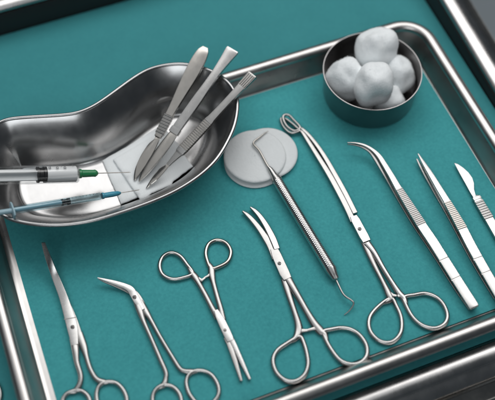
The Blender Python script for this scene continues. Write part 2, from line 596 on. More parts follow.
tag(g, 'upper folded white gauze swab lying under the scalpel blades in the kidney dish', 'gauze swab', 'gauze swabs in the kidney dish')

# ------------------------------------------------------------------ three scalpels leaning in the dish
def ridges(rows, pitch, depth, duty=0.5):
    """Turn a straight run of rows into cross ridges by changing the thickness."""
    rs = resample(rows, pitch / 4)
    return [(*r[:3], r[3] + depth * 0.15, r[4] + (depth if (k // 2) % 2 else 0)) for k, r in enumerate(rs)]

def leaning(a, b, fr):
    """Rows along the straight line a-b from (fraction, half width, half thickness)."""
    a, b = Vector(a), Vector(b)
    return [(*(a + (b - a) * f), w, t) for f, w, t in fr]

DG = 'scalpels leaning in the kidney dish'
A1, B1 = [(-83.2, 78.6, 7.2), (10.8, 158.5, 51)]
s1 = thing('scalpel', (A1[0], A1[1], 6), 'scalpel with flat leaf shaped handle end, leftmost of the three in the kidney dish', 'scalpel', DG)
M1 = frame(A1, B1); L1 = math.dist(A1, B1)
bl = [(0, 0.4), (6, 3.6), (14, 5.3), (24, 5.6), (34, 4.5), (L1 * .30, 2.2), (L1 * .325, 1.8), (L1 * .325, -2.2), (30, -3.2), (15, -2.4), (4, -0.9)]
bl = [p[:2] for p in catmull([(x, y, 0) for x, y in bl], 4, True)]
part('blade', transform(plate(bl, -0.4, 0.4, 0.9), M1), DULLST, s1)
h1 = part('handle', sweep(catmull(leaning(A1, B1, [(.32, 2.3, .9), (.34, 3.2, 1.3), (.48, 3.4, 1.5), (.56, 3.8, 1.5), (.68, 5.0, 1.5), (.80, 6.2, 1.5), (.90, 6.2, 1.4), (.965, 5.0, 1.3), (1.0, 2.6, .9)]), 8), 0.25), DULLST, s1)
part('grip_ridges', sweep(ridges(leaning(A1, B1, [(.345, 3.7, 1.5), (.485, 3.9, 1.6)]), 2.6, 0.55), 0.15), STEEL, h1, angle=20)

A2, B2 = [(-80, 75.7, 8.2), (31.3, 145.6, 54)]
s2 = thing('scalpel', (A2[0], A2[1], 7), 'scalpel with spatula ended handle and broad blade, middle one in the kidney dish', 'scalpel', DG)
M2 = frame(A2, B2); L2 = math.dist(A2, B2)
bl = [(0, 0.5), (9, 3.3), (22, 4.8), (38, 4.7), (L2 * .37, 3.6), (L2 * .385, 2.2), (L2 * .385, -2.2), (L2 * .36, -4.2), (34, -4.8), (16, -3.4), (5, -1.5)]
bl = [p[:2] for p in catmull([(x, y, 0) for x, y in bl], 4, True)]
part('blade', transform(plate(bl, -0.4, 0.4, 0.88), M2), DULLST, s2)
h2 = part('handle', sweep(catmull(leaning(A2, B2, [(.37, 2.4, .8), (.385, 3.9, 1.2), (.45, 4.1, 1.5), (.60, 4.2, 1.5), (.72, 3.7, 1.6), (.82, 3.7, 1.5), (.92, 4.8, 1.2), (.985, 5.9, 1.0), (1.0, 5.5, .8)]), 8), 0.25), BRIGHT, s2)
part('collar', sweep(leaning(A2, B2, [(.362, 4.6, 1.7), (.385, 4.6, 1.9), (.40, 4.4, 1.9)]), 0.4), BRIGHT, h2)

A3, B3 = [(-76.4, 68.1, 7.2), (37.8, 114.9, 53)]
s3 = thing('scalpel', (A3[0], A3[1], 6), 'slim scalpel with grooved fork like handle tip, rightmost of the three in the kidney dish', 'scalpel', DG)
M3 = frame(A3, B3); L3 = math.dist(A3, B3)
bl = [(0, 0.1), (10, 2.8), (20, 3.4), (L3 * .20, 1.6), (L3 * .225, 1.5), (L3 * .225, -1.5), (L3 * .19, -1.8), (14, -2.3), (5, -1.1)]
bl = [p[:2] for p in catmull([(x, y, 0) for x, y in bl], 4, True)]
part('blade', transform(plate(bl, -0.4, 0.4, 0.85), M3), DULLST, s3)
h3 = part('handle', sweep(catmull(leaning(A3, B3, [(.205, 1.6, 1.0), (.24, 1.9, 1.2), (.30, 3.0, 1.3), (.33, 4.1, 1.4), (.45, 4.3, 1.4), (.585, 4.0, 1.5), (.62, 3.4, 1.6), (.75, 3.1, 1.6), (.88, 3.5, 1.5), (.90, 4.0, 1.4), (.985, 4.4, 1.4), (1.0, 4.1, 1.1)]), 8), 0.22), STEEL, s3)
part('grip_ridges', sweep(ridges(leaning(A3, B3, [(.345, 4.3, 1.3), (.58, 4.1, 1.4)]), 2.0, 0.4), 0.15), DULLST, h3, angle=20)
part('collar', sweep(leaning(A3, B3, [(.318, 3.9, 1.7), (.342, 4.2, 1.9)]), 0.3), BRIGHT, h3)
tt = []
for off in (-2.7, -0.9, 0.9, 2.7):
    tt.append(transform(sweep([(L3 * .895, off, 1.4, .62, .5), (L3 * .99, off * 1.08, 1.3, .62, .45)], 0.3), M3))
part('tip_grooves', join(*tt), DULLST, h3)

# ------------------------------------------------------------------ syringes
def tube_between(a, b, prof, seg=28):
    """prof rows (distance from a, radius)."""
    a, b = Vector(a), Vector(b)
    return lathe([(r, s) for s, r in prof], a, seg, b - a)

SG = 'syringes lying in the kidney dish'
SA, SB = [(-207.1, 101.8, 50.5), (-83.5, 86.8, 9)]
y1 = thing('syringe', (SB[0], SB[1], 6), 'larger clear syringe with black stopper and green needle hub, over the kidney dish edge', 'syringe', SG)
LS = math.dist(SA, SB)
A, B = Vector(SA), Vector(SB)
def fr1(px):            # fraction along the first syringe for a distance in mm from its needle tip
    return LS - px
NT = 28.0               # needle length
e = LS - NT - 17.0      # front end of the barrel
part('barrel', tube_between(SA, SB, [(0, 7.6), (e - 1.2, 7.6), (e, 6.8), (e, 3.0), (e + 2.2, 2.6), (e + 2.2, 1.2), (e - 0.6, 1.2), (e - 0.8, 6.4), (e - 1.6, 6.9), (0, 6.9)]), CLEAR, y1)
st = e - 34
part('stopper', tube_between(SA, SB, [(st, 0), (st, 6.7), (st + 1.6, 6.75), (st + 2.2, 5.7), (st + 4.8, 5.7), (st + 5.4, 6.75), (st + 7.4, 6.75), (st + 8.6, 0)]), BLACK, y1)
part('plunger_rod', join(sweep(leaning(SA, SB, [(0, 5.6, .5), (st / LS, 5.6, .5)]), 0.2), sweep(leaning(SA, SB, [(0, .5, 5.2), (st / LS, .5, 5.2)]), 0.2)), MILK, y1)
part('floor_shine_core', tube_between(SA, SB, [(st + 8.8, 0), (st + 7.9, 6.6), (e - 2.2, 6.6), (e - 1.4, 5.6), (e - 1.4, 0)]), FLOORSHINE, y1)  # added white core in place of the bright dish floor showing through
part('needle_hub', tube_between(SA, SB, [(e + 0.6, 0), (e + 0.6, 3.9), (e + 2.4, 3.9), (e + 3.0, 3.2), (e + 12.5, 2.9), (e + 14.2, 3.1), (e + 15.5, 2.3), (e + 16.6, 1.2), (e + 17.0, 0)]), GREEN, y1)
part('needle', tube_between(SA, SB, [(e + 16, 0), (e + 16, .42), (LS - 2, .42), (LS, 0.02)], 12), DULLST, y1)
MS = frame(SA, SB)
mk = []
for k in range(9):
    s = e - 5 - k * 3.1
    h = 2.6 if k % 3 == 0 else 1.4
    mk.append(sweep([(s, 4.6, 6.06, .16, .05), (s, 4.6 - h * .8, 6.06 + h * .42, .16, .05)], 0.02, up=(0, .5, 1)))
for k in range(3):
    s = e - 12 - k * 6.2
    for dx, dy, ww, hh in ((0, 0.0, .75, .22), (0, 1.9, .75, .22), (.75, .95, .2, .95), (-.75, .95, .2, .95)):
        yy = 0.3 + dy
        mk.append(transform(sweep([(s + dx - ww, yy, 7.62 - yy * yy / 15, hh, .05), (s + dx + ww, yy, 7.62 - yy * yy / 15, hh, .05)], 0.02), Matrix.Identity(4)))
part('scale_marks', transform(join(*mk), MS), INK, y1)

SA2, SB2 = [(-221.7, 61.5, 58), (-81.6, 67.9, 8.5)]
y2 = thing('syringe', (SB2[0], SB2[1], 6), 'thin blue tinted syringe with blue needle hub, resting on the dish front edge', 'syringe', SG)
L2s = math.dist(SA2, SB2)
e2 = L2s - 15.5 - 19.0
fl2 = L2s * 49 / 180
part('barrel', tube_between(SA2, SB2, [(fl2, 3.2), (e2 - 1, 3.2), (e2, 2.6), (e2, 1.6), (e2 + 2.5, 1.3), (e2 + 2.5, .8), (e2 - .4, .8), (e2 - .6, 2.4), (e2 - 1.4, 2.8), (fl2, 2.8)], 24), CLEARBLUE, y2)
MS2 = frame(SA2, SB2)
part('finger_flange', transform(sweep([(fl2, -6.5, 0, .7, 2.6), (fl2, -4, 0, .7, 4.2), (fl2, 4, 0, .7, 4.2), (fl2, 6.5, 0, .7, 2.6)], 0.4), MS2), PALEBLUE, y2)
st2 = e2 - 34
part('stopper', tube_between(SA2, SB2, [(st2, 0), (st2, 2.65), (st2 + 1.5, 2.7), (st2 + 2, 2.2), (st2 + 4.6, 2.2), (st2 + 5, 2.7), (st2 + 7, 2.7), (st2 + 8, 0)], 20), BLACK, y2)
part('plunger_rod', tube_between(SA2, SB2, [(0, 0), (0, 2.1), (st2, 2.1), (st2, 0)], 16), PALEBLUE, y2)
part('needle_hub', tube_between(SA2, SB2, [(e2 + .6, 0), (e2 + .6, 2.7), (e2 + 2, 2.7), (e2 + 2.6, 2.2), (e2 + 10, 2.3), (e2 + 15, 1.9), (e2 + 17, 1.0), (e2 + 17.6, 0)], 20), BLUE, y2)
part('needle', tube_between(SA2, SB2, [(e2 + 16.5, 0), (e2 + 16.5, .36), (L2s - 1.5, .36), (L2s, .02)], 10), DULLST, y2)
mk = []
for k in range(8):
    s = e2 - 4 - k * 3.0
    mk.append(sweep([(s, 1.7, 2.73, .16, .05), (s, .2, 3.22, .16, .05)], 0.02, up=(0, .5, 1)))
part('scale_marks', transform(join(*mk), MS2), INK, y2)

# ================================================================== BOWL WITH COTTON BALLS
BC = (143.5, 97.6, 0.2)
bowl = part('bowl', lathe([(0, 0), (38.5, 0), (40.2, 0.6), (41.0, 2.2), (43.0, 30.2), (43.5, 31.0), (43.3, 31.4), (42.7, 31.4), (42.2, 30.4), (40.0, 3.6), (38.6, 1.6), (36, 1.1), (0, 1.0)], BC, 96), BOWLST, base=BC)
tag(bowl, 'round dark steel bowl filled with white cotton balls inside the tray corner', 'bowl')

def fibres(rng, roots, length):
    """Loose curved fibres standing a little off a cotton surface."""
    v, f = [], []
    for p, n in roots:
        p = Vector(p)
        t = n.cross(Vector((rng.uniform(-1, 1), rng.uniform(-1, 1), rng.uniform(-1, 1)))).normalized()
        L = length * rng.uniform(0.5, 1.3)
        h = rng.uniform(0.1, 0.45)
        w = n.cross(t) * 0.04
        o = len(v)
        for k, (a, b) in enumerate(((0, -0.1), (0.4, h), (0.75, h * 0.9), (1.0, h * 0.3))):
            q = p + t * L * a + n * L * b
            v += [tuple(q - w), tuple(q + w)]
        f += [(o + 2 * k, o + 2 * k + 1, o + 2 * k + 3, o + 2 * k + 2) for k in range(3)]
    return v, f

def cotton_ball(c, r, seed, label):
    bm = bmesh.new()
    bmesh.ops.create_icosphere(bm, subdivisions=5, radius=1)
    turn = Matrix.Rotation(seed, 3, 'Z') @ Matrix.Rotation(seed * 1.7, 3, 'X')
    for v in bm.verts:
        d = v.co.normalized()
        e = turn @ d
        k = (abs(e.x) ** 2.4 + abs(e.y) ** 2.4 + abs(e.z) ** 2.4) ** (-1 / 2.4) * 0.985
        k *= 1 + 0.24 * noise.noise(d * 1.0 + Vector((seed, 0, 0))) + 0.05 * noise.noise(d * 1.9 + Vector((0, seed, 0)))
        k += 0.008 * noise.noise(d * 6 + Vector((0, 0, seed))) + 0.004 * noise.noise(d * 24 + Vector((seed, 0, seed)))
        v.co = Vector((d.x * r[0], d.y * r[1], d.z * r[2])) * k
    geo = ([tuple(v.co + Vector(c)) for v in bm.verts], [tuple(v.index for v in f.verts) for f in bm.faces])
    bm.free()
    rng = random.Random(int(seed * 10))
    geo = join(geo, fibres(rng, [(v, (Vector(v) - Vector(c)).normalized()) for v in rng.choices(geo[0], k=2200)], 1.8))
    o = part('cotton_ball', geo, COTTON, base=(c[0], c[1], c[2] - r[2]), angle=180)
    return tag(o, label, 'cotton ball', 'cotton balls in the steel bowl')

CB = [(155.3, 114.8, 36), (135.5, 80.8, 36), (119.3, 101.2, 26), (168.1, 93.6, 20), (151.6, 73.6, 13), (121.3, 87.6, 13)]
cotton_ball(CB[0][:3], (17.5, 17.5, 17.5), 1.3, 'cotton ball at the top of the pile, farthest back in the bowl')
cotton_ball(CB[1][:3], (16.5, 16.5, 18.5), 4.7, 'front cotton ball resting on top of the others in the middle of the bowl')
cotton_ball(CB[2][:3], (16.0, 16.5, 19.0), 8.2, 'leftmost cotton ball leaning on the inner wall of the bowl')
cotton_ball(CB[3][:3], (14.5, 16.0, 16.0), 12.9, 'rightmost cotton ball half hidden behind the two top ones')
cotton_ball(CB[4][:3], (13.5, 13.0, 13.0), 17.4, 'low cotton ball peeping out below the front one at the near rim')

# ================================================================== ROUND COTTON PADS
def cotton_pad(c, rx, ry, z0, z1, seed, label, rot=0.0):
    seg = 96
    rows = [(0.0, z0), (0.93, z0), (0.985, z0 + 0.25 * (z1 - z0)), (1.0, (z0 + z1) / 2), (0.985, z1 - 0.22 * (z1 - z0)), (0.94, z1), (0.86, z1 - 0.12)] + [(0.86 - 0.86 * k / 8, z1) for k in range(1, 9)]
    verts, faces = [], []
    for i, (f, z) in enumerate(rows):
        for k in range(seg):
            a = 2 * math.pi * k / seg
            w = 1 + 0.012 * noise.noise(Vector((math.cos(a) * 1.5, math.sin(a) * 1.5, seed)))
            x = f * rx * w * math.cos(a); y = f * ry * w * math.sin(a)
            x, y = x * math.cos(rot) - y * math.sin(rot), x * math.sin(rot) + y * math.cos(rot)
            zz = z + (0.35 * noise.noise(Vector((x * 0.06, y * 0.06, seed))) if i > 5 else 0)
            verts.append((c[0] + x, c[1] + y, zz))
    for i in range(len(rows) - 1):
        for k in range(seg):
            l = (k + 1) % seg
            faces.append((i * seg + k, i * seg + l, (i + 1) * seg + l, (i + 1) * seg + k))
    rng = random.Random(int(seed))
    rim = [(q, Vector((q[0] - c[0], q[1] - c[1], 4)).normalized()) for q in rng.sample(verts[2 * seg:5 * seg], 200)]
    top = [(q, Vector((0, 0, 1))) for q in rng.sample(verts[5 * seg:], 350)]
    verts, faces = join((verts, faces), fibres(rng, rim, 1.2), fibres(rng, top, 1.0))
    o = part('cotton_pad', (verts, faces), PAD, base=(c[0], c[1], z0), angle=60)
    return tag(o, label, 'cotton pad', 'round cotton pads')

cotton_pad((20.0, 63.8), 26.6, 26.4, 0.1, 2.3, 3.0, 'lowest white cotton pad, only a sliver showing at the near edge of the stack')
cotton_pad((33.0, 67.0), 26.0, 26.2, 2.4, 4.6, 1.0, 'middle white cotton pad showing as a crescent on the right of the upper pad')
cotton_pad((21.0, 66.6), 26.8, 26.8, 4.7, 6.9, 6.0, 'upper round white cotton pad with the probe tip lying across it')

# ================================================================== RING HANDLED INSTRUMENTS
def plain(rows, seg=8):
    return catmull(rows, seg)

def ring(name_parent, pts, w, t, mat):
    return part('finger_ring', sweep(catmull([(*p[:3], w, t) for p in pts], 7, True), None, True, 14), mat, name_parent, angle=60)

# --- scissors with the upturned dark tip, far left
sc = thing('surgical_scissors', (-169.2, -25.1, 0), 'curved surgical scissors with upturned dark tips, leftmost instrument on the teal liner', 'scissors', 'surgical scissors')
part('blade', sweep(plain([(-169.9, -44, 3.4, 2.6, 1, 0), (-168.2, -31.5, 3.4, 3.9, 1.1, 0), (-167.6, -21.4, 3.5, 4, 1.1, 0), (-167.5, -2.3, 4.4, 3.3, 1.1, 3), (-168.5, 14.3, 7.4, 2.9, 1, 8), (-169, 25.8, 13.6, 2.6, 0.9, 24), (-169.2, 32.5, 20.5, 2.2, 0.7, 30), (-169, 37.4, 27, 1.6, 0.5, 30)]), 0.35), BRIGHT, sc)
part('blade', sweep(plain([(-164.9, -40.8, 1.6, 2.6, 0.9), (-165.8, -27.1, 1.6, 3.4, 0.9), (-166.2, -18, 1.8, 3.3, 0.9), (-166.9, -3.5, 2.6, 2.6, 0.9), (-167.9, 14.1, 5.4, 2.1, 0.8), (-168.5, 26.3, 11.4, 1.5, 0.8), (-168.8, 33.3, 18, 1, 0.6), (-168.9, 36.8, 22, 0.6, 0.5)]), 0.35), STEEL, sc)
part('blade_seam', sweep([(-172.2, -20.9, 4.65, 0.3, 0.08), (-162.9, -22.6, 4.65, 0.3, 0.08)], 0.05), DARKST, sc)
part('shank', sweep(plain([(-169.4, -37.6, 2.4, 3.36, 1.2), (-170.8, -47.9, 3.1, 2.8, 1.4), (-172.4, -57.5, 2.8, 2.13, 1.5), (-172.5, -67.5, 2.4, 2.02, 1.6), (-174.3, -73.5, 2.2, 2.13, 1.6), (-179, -78.4, 2, 2.46, 1.6), (-184.4, -78.5, 1.9, 1.34, 1.2)]), None), STEEL, sc)
part('shank', sweep(plain([(-164.4, -34.9, 1.8, 2.91, 1.1), (-164.1, -46.5, 2, 2.91, 1.4), (-164.4, -56, 2, 2.02, 1.5), (-164.3, -66.3, 2, 1.9, 1.6), (-162.4, -74.9, 2, 2.02, 1.6), (-158.3, -79.4, 2, 2.46, 1.6), (-153.1, -81.5, 1.9, 1.34, 1.2)]), None), STEEL, sc)
ring(sc, [(-179.1, -78.6, 1.9), (-186.4, -78.7, 1.9), (-190.8, -83.6, 1.9), (-192, -92.1, 1.9), (-187.9, -99.3, 1.9), (-180, -100.8, 1.9), (-173.3, -96.1, 1.9), (-171.6, -87.7, 1.9), (-174.4, -81.3, 1.9)], 1.75, 1.7, RINGST)
ring(sc, [(-156.3, -80.3, 1.9), (-162.6, -82.1, 1.9), (-166.2, -89, 1.9), (-166.1, -98, 1.9), (-161.5, -105.5, 1.9), (-153.4, -106.9, 1.9), (-146.9, -102.1, 1.9), (-145.5, -93.6, 1.9), (-148.9, -84.4, 1.9)], 1.75, 1.7, RINGST)
hd, sl = screw((-167.6, -29.5, 4.5))
o = part('pivot_screw', hd, DARKST, sc); part('slot', sl, BLACK, o)

# --- angled scissors
an = thing('surgical_scissors', (-114.8, -23.2, 0), 'angled surgical scissors with bent closed blades, beside the curved scissors', 'scissors', 'surgical scissors')
part('blade', sweep(plain([(-112.8, -34.7, 3.2, 1.9, 1), (-114.3, -26.8, 3.3, 2.7, 1.1), (-115.4, -19.5, 3.4, 2.9, 1.2), (-116.4, -14.9, 3.7, 2.8, 1.2), (-119.9, -10.6, 4.2, 2.3, 1.1), (-126.1, -5.6, 5.2, 1.8, 1), (-132.1, -1.4, 6.4, 1.2, 0.8), (-137.8, 2.5, 7.6, 0.5, 0.5)]), 0.35), BRIGHT, an)
part('blade', sweep(plain([(-110.3, -38, 1.5, 1.8, 0.9), (-112.2, -25.8, 1.5, 2.6, 0.9), (-114.4, -18.6, 1.6, 2.8, 1), (-117.1, -15.3, 1.8, 2.5, 1), (-121.5, -11.1, 2.4, 1.9, 0.9), (-127.3, -6.2, 3.6, 1.4, 0.8), (-133.2, -1.6, 5, 0.9, 0.7), (-137.3, 2, 6.2, 0.4, 0.4)]), 0.35), STEEL, an)
part('shank', sweep(plain([(-114.7, -23.8, 3, 2.91, 1.2), (-114.9, -34.8, 3.1, 2.69, 1.4), (-114.9, -43.7, 2.9, 2.02, 1.5), (-113.7, -60, 2.5, 1.79, 1.6), (-112.6, -77.3, 2.2, 1.9, 1.6), (-111.9, -89, 2.1, 1.9, 1.6), (-113.7, -94.2, 2, 2.02, 1.6), (-116.6, -97.9, 2, 2.46, 1.6), (-121.7, -99, 1.9, 1.34, 1.2)]), None), STEEL, an)
part('shank', sweep(plain([(-112.2, -25.9, 1.7, 2.69, 1.1), (-110.4, -37.7, 1.9, 2.58, 1.4), (-109.1, -44.6, 2, 1.9, 1.5), (-106.8, -60.7, 2, 1.79, 1.6), (-103.3, -79.9, 2, 1.79, 1.6), (-101.2, -89.7, 2, 1.9, 1.6), (-98.7, -93.1, 2, 2.02, 1.6), (-94, -95.6, 2, 2.46, 1.6), (-88.1, -97, 1.9, 1.34, 1.2)]), None), STEEL, an)
ring(an, [(-116.7, -98.1, 1.9), (-123.5, -99.6, 1.9), (-127.8, -105.4, 1.9), (-128.6, -114.1, 1.9), (-124.8, -121.2, 1.9), (-116.7, -122.7, 1.9), (-109.7, -118.1, 1.9), (-107.7, -109.8, 1.9), (-110.5, -102.1, 1.9)], 1.75, 1.7, RINGST)
ring(an, [(-91.8, -96.1, 1.9), (-97.2, -98, 1.9), (-100.5, -103.5, 1.9), (-100.7, -112.5, 1.9), (-96.9, -121.8, 1.9), (-89.3, -124.7, 1.9), (-81.5, -120.7, 1.9), (-78.7, -113.5, 1.9), (-80.2, -104.1, 1.9), (-85.3, -98.2, 1.9)], 1.75, 1.7, RINGST)
hd, sl = screw((-115.3, -22.5, 4.6))
o = part('pivot_screw', hd, DARKST, an); part('slot', sl, BLACK, o)

# --- straight clamp pointing towards the near edge
st_ = thing('straight_clamp', (-58.7, -72.1, 0), 'straight hemostat clamp with its finger rings towards the dish, jaws pointing to the near edge', 'clamp', 'hemostat clamps')
part('box_joint', sweep([(-59.4, -56, 2.9, 1.8, 1.9), (-59.1, -61.6, 2.9, 2.7, 2), (-58.5, -67.2, 2.9, 3.2, 2), (-58.1, -74.9, 2.9, 3.3, 2), (-57.8, -81.2, 2.9, 3.2, 2), (-57.7, -83.9, 2.9, 2.8, 1.9)], 0.5), BRIGHT, st_)
part('jaw', sweep([(-59.9, -79.8, 2.4, 2, 1.6), (-59.4, -85.2, 2.4, 2.1, 1.6), (-60, -99.7, 2.3, 1.9, 1.6), (-61.2, -116.2, 2.2, 1.1, 1.3)], 0.6), STEEL, st_)
part('jaw', sweep([(-56.8, -79.3, 2.7, 2.2, 1.7), (-56.1, -88.3, 2.6, 2, 1.7), (-55.6, -103.1, 2.4, 1.8, 1.6), (-54.8, -117.4, 2.2, 1.1, 1.3)], 0.6), BRIGHT, st_)
part('shank', sweep(plain([(-59.9, -62.1, 2.8, 2.91, 1.6), (-61.2, -53, 2.8, 2.35, 1.6), (-62.4, -40, 2.6, 2.24, 1.6), (-63.8, -28.6, 2.4, 2.35, 1.7), (-64.6, -22.5, 2.2, 2.91, 1.7), (-65.7, -17.9, 2, 2.58, 1.7), (-66.9, -10.5, 1.9, 1.46, 1.3)]), None), STEEL, st_)
part('shank', sweep(plain([(-56.7, -65, 2.4, 2.46, 1.5), (-55.1, -54.7, 2.4, 2.24, 1.6), (-54.1, -43.9, 2.3, 2.13, 1.6), (-52.8, -32.3, 2.2, 2.24, 1.7), (-51.6, -25.1, 2.1, 2.91, 1.7), (-50.1, -19.3, 2, 2.8, 1.7), (-50.5, -13.4, 1.9, 1.46, 1.3)]), None), STEEL, st_)
part('ratchet', join(sweep([(-62.7, -24.3, 2.4, 1.1, 1), (-60.7, -27, 2.4, 1.3, 1), (-57.7, -25.8, 2.4, 0.9, 0.9)], 0.3), sweep([(-51.5, -23.9, 2.4, 1.3, 1), (-54.9, -25.1, 2.3, 1, 0.9), (-58.5, -25.6, 2.3, 0.8, 0.8)], 0.3)), STEEL, st_)
ring(st_, [(-65.5, -18.2, 1.9), (-67.1, -9, 1.9), (-69.9, 0.3, 1.9), (-75.7, 5.8, 1.9), (-83.1, 4.5, 1.9), (-88.1, -2.3, 1.9), (-88.1, -10.9, 1.9), (-82.2, -17.3, 1.9), (-73.2, -19.2, 1.9)], 1.8, 1.75, RINGST)
ring(st_, [(-50, -19.2, 1.9), (-50.7, -11.4, 1.9), (-49.1, -3.7, 1.9), (-44.1, 2.4, 1.9), (-36.9, 3.2, 1.9), (-31, -2, 1.9), (-30, -10.6, 1.9), (-35.2, -18.1, 1.9), (-43.3, -20.2, 1.9)], 1.8, 1.75, DULLST)
hd, sl = screw((-58.6, -74.3, 4.9), 1.3, 0.3)
part('pivot_screw', hd, DARKST, st_)

# --- curved clamp
cu = thing('curved_clamp', (5.4, -36.3, 0), 'large curved hemostat clamp with slightly open curved jaws, between the straight clamp and the probe', 'clamp', 'hemostat clamps')
part('jaw', sweep(plain([(1.5, -30.6, 3, 3.6, 1.7), (1.8, -19, 3, 3.4, 1.7), (0.7, -10.7, 3, 2.9, 1.7), (-1, -0, 3, 2.5, 1.6), (-3.5, 10.1, 3, 2.2, 1.5), (-5.6, 16.1, 2.9, 1.8, 1.4), (-7.7, 20.5, 2.8, 1, 1.1)]), 0.9), STEEL, cu)
part('jaw', sweep(plain([(5.1, -23.4, 4, 2.7, 1.7), (5.4, -20, 4, 2.8, 1.7), (5.7, -12, 3.8, 2.9, 1.8), (5.4, -1, 3.1, 2.6, 1.7), (3.9, 9.8, 3, 2.2, 1.6), (1.9, 17, 2.9, 1.8, 1.4), (-0.3, 21.7, 2.8, 1, 1.1)]), 0.9), BRIGHT, cu)
part('box_joint', sweep([(3.1, -22.1, 3.3, 3.2, 1.95), (2.8, -28.8, 3.3, 4, 2), (2.7, -36.6, 3.3, 4.1, 2), (2.7, -45.7, 3.3, 4.2, 2), (3.1, -51, 3.3, 3.5, 1.9)], 0.5), STEEL, cu)
part('shank', sweep(plain([(2.4, -42.2, 2.4, 3.02, 1.5), (0.6, -52, 2.4, 2.91, 1.6), (-1, -65.3, 2.3, 2.58, 1.7), (-2.2, -78.6, 2.2, 2.46, 1.8), (-3.4, -88.5, 2.1, 2.91, 1.8), (-5.4, -94.4, 2, 3.36, 1.8), (-9.8, -98.9, 2, 2.69, 1.8), (-15.9, -100.4, 1.9, 1.57, 1.4)]), None), STEEL, cu)
part('shank', sweep(plain([(3.6, -47.8, 3.1, 3.36, 1.7), (4.3, -55.6, 3.1, 3.14, 1.8), (5.7, -68.6, 2.9, 2.69, 1.8), (7, -82.3, 2.5, 2.69, 1.8), (8.4, -92.6, 2.2, 3.14, 1.8), (10.3, -99.8, 2, 3.58, 1.8), (12.2, -104.2, 2, 2.69, 1.8), (11.6, -111.4, 1.9, 1.57, 1.4)]), None), STEEL, cu)
part('ratchet', join(sweep([(-3.7, -95.1, 2.2, 1.6, 1.1), (0, -96.3, 2.2, 1.2, 1), (3.9, -97, 2.2, 1, 0.9)], 0.3), sweep([(9.6, -97.6, 2.4, 1.6, 1.1), (4.8, -96.9, 2.5, 1.2, 0.9), (1.2, -96.4, 2.5, 0.9, 0.8)], 0.3)), STEEL, cu)
ring(cu, [(-9, -98.9, 1.9), (-17.6, -100.6, 1.9), (-26.7, -103.3, 1.9), (-32.7, -109.2, 1.9), (-34.1, -118.5, 1.9), (-30.5, -127, 1.9), (-23.5, -130.8, 1.9), (-15.4, -129, 1.9), (-9.4, -122.4, 1.9), (-6.5, -112.8, 1.9), (-5.4, -103.2, 1.9), (-5.9, -99.4, 1.9)], 1.95, 1.85, RINGST)
ring(cu, [(12.5, -101.6, 1.9), (19.4, -102.3, 1.9), (26.3, -103.8, 1.9), (32.7, -107.6, 1.9), (37.2, -114.4, 1.9), (38.5, -124, 1.9), (35.1, -131.8, 1.9), (28.2, -135, 1.9), (20.6, -133.3, 1.9), (14.6, -127.2, 1.9), (11.9, -116.4, 1.9), (11.4, -106.1, 1.9)], 1.95, 1.85, RINGST)
hd, sl = screw((2, -36.3, 5.3), 1.5, 0.5)
o = part('pivot_screw', hd, DARKST, cu); part('slot', sl, BLACK, o)

# --- ring tipped forceps
rf = thing('ring_forceps', (75.4, -28.6, 0), 'long sponge forceps with small open loop tips, just right of the probe', 'forceps')
def loop(pts, w, t):
    return sweep(catmull([(*p[:3], w, t) for p in pts], 6, True), None, True, 12)
part('jaw', join(sweep(plain([(78.3, -15.5, 3.4, 2.2, 2.2), (78.4, 5.1, 3.6, 2.2, 2.2), (77.8, 24.9, 3.8, 2.1, 2.2), (77, 43.1, 3.9, 1.9, 2.1), (75.6, 56.9, 4, 1.7, 1.9), (73.2, 70.2, 4, 1.5, 1.6), (70.8, 78, 4, 1.3, 1.3), (69.8, 81.2, 4, 0.9, 0.9)]), 0.5),
                 loop([(69.4, 81.5, 3.9), (67, 90.7, 4.4), (64.7, 96.7, 5), (60.3, 97.5, 5.2), (58.5, 92.5, 4.8), (59.5, 85.1, 4.2), (63.9, 79.6, 3.9)], 1.2, 1.2)), STEEL, rf)
part('jaw', join(sweep(plain([(73.7, -21.7, 3, 2.5, 1.7), (74.2, -7.5, 3.1, 2.5, 2.1), (74, 10.3, 3.2, 2.4, 2.1), (73.4, 27, 3.3, 2.3, 2.1), (72, 44.9, 3.4, 2, 2), (70.5, 63.7, 3.5, 1.7, 1.5), (69.3, 75.4, 3.6, 1.3, 1.3), (68.2, 79.1, 3.6, 0.9, 0.9)]), 0.5),
                 loop([(67.7, 78.4, 3.5), (60, 79.4, 2.8), (56.8, 87.6, 2.2), (57.4, 96.6, 2.2), (60.8, 96.2, 2.6), (63.8, 90.7, 3), (66.5, 83.5, 3.4)], 1.2, 1.2)), STEEL, rf)
part('box_joint', sweep([(75.8, -17.7, 3.6, 3, 1.95), (75.7, -21.8, 3.6, 3.8, 2), (75.8, -29.9, 3.6, 3.9, 2), (75.9, -37.9, 3.6, 4, 2), (76.1, -43, 3.6, 3.6, 1.9)], 0.5), BRIGHT, rf)
part('shank', sweep(plain([(75.3, -38.1, 2.6, 3.36, 1.5), (74.1, -49.5, 2.5, 2.8, 1.6), (73.4, -65.2, 2.4, 2.35, 1.7), (73.4, -80.4, 2.3, 2.24, 1.8), (73.2, -91, 2.2, 2.91, 1.8), (72.3, -95.6, 2, 2.8, 1.8), (65.7, -96.6, 1.9, 1.46, 1.3)]), None), STEEL, rf)
part('shank', sweep(plain([(76.1, -43.9, 3.4, 3.36, 1.6), (78, -54.3, 3.3, 2.58, 1.7), (78.7, -69, 3, 2.24, 1.8), (80, -83, 2.6, 2.24, 1.8), (81.3, -93.2, 2.2, 2.8, 1.8), (82.8, -98.5, 2, 2.8, 1.8), (82, -106.2, 1.9, 1.46, 1.3)]), None), BRIGHT, rf)
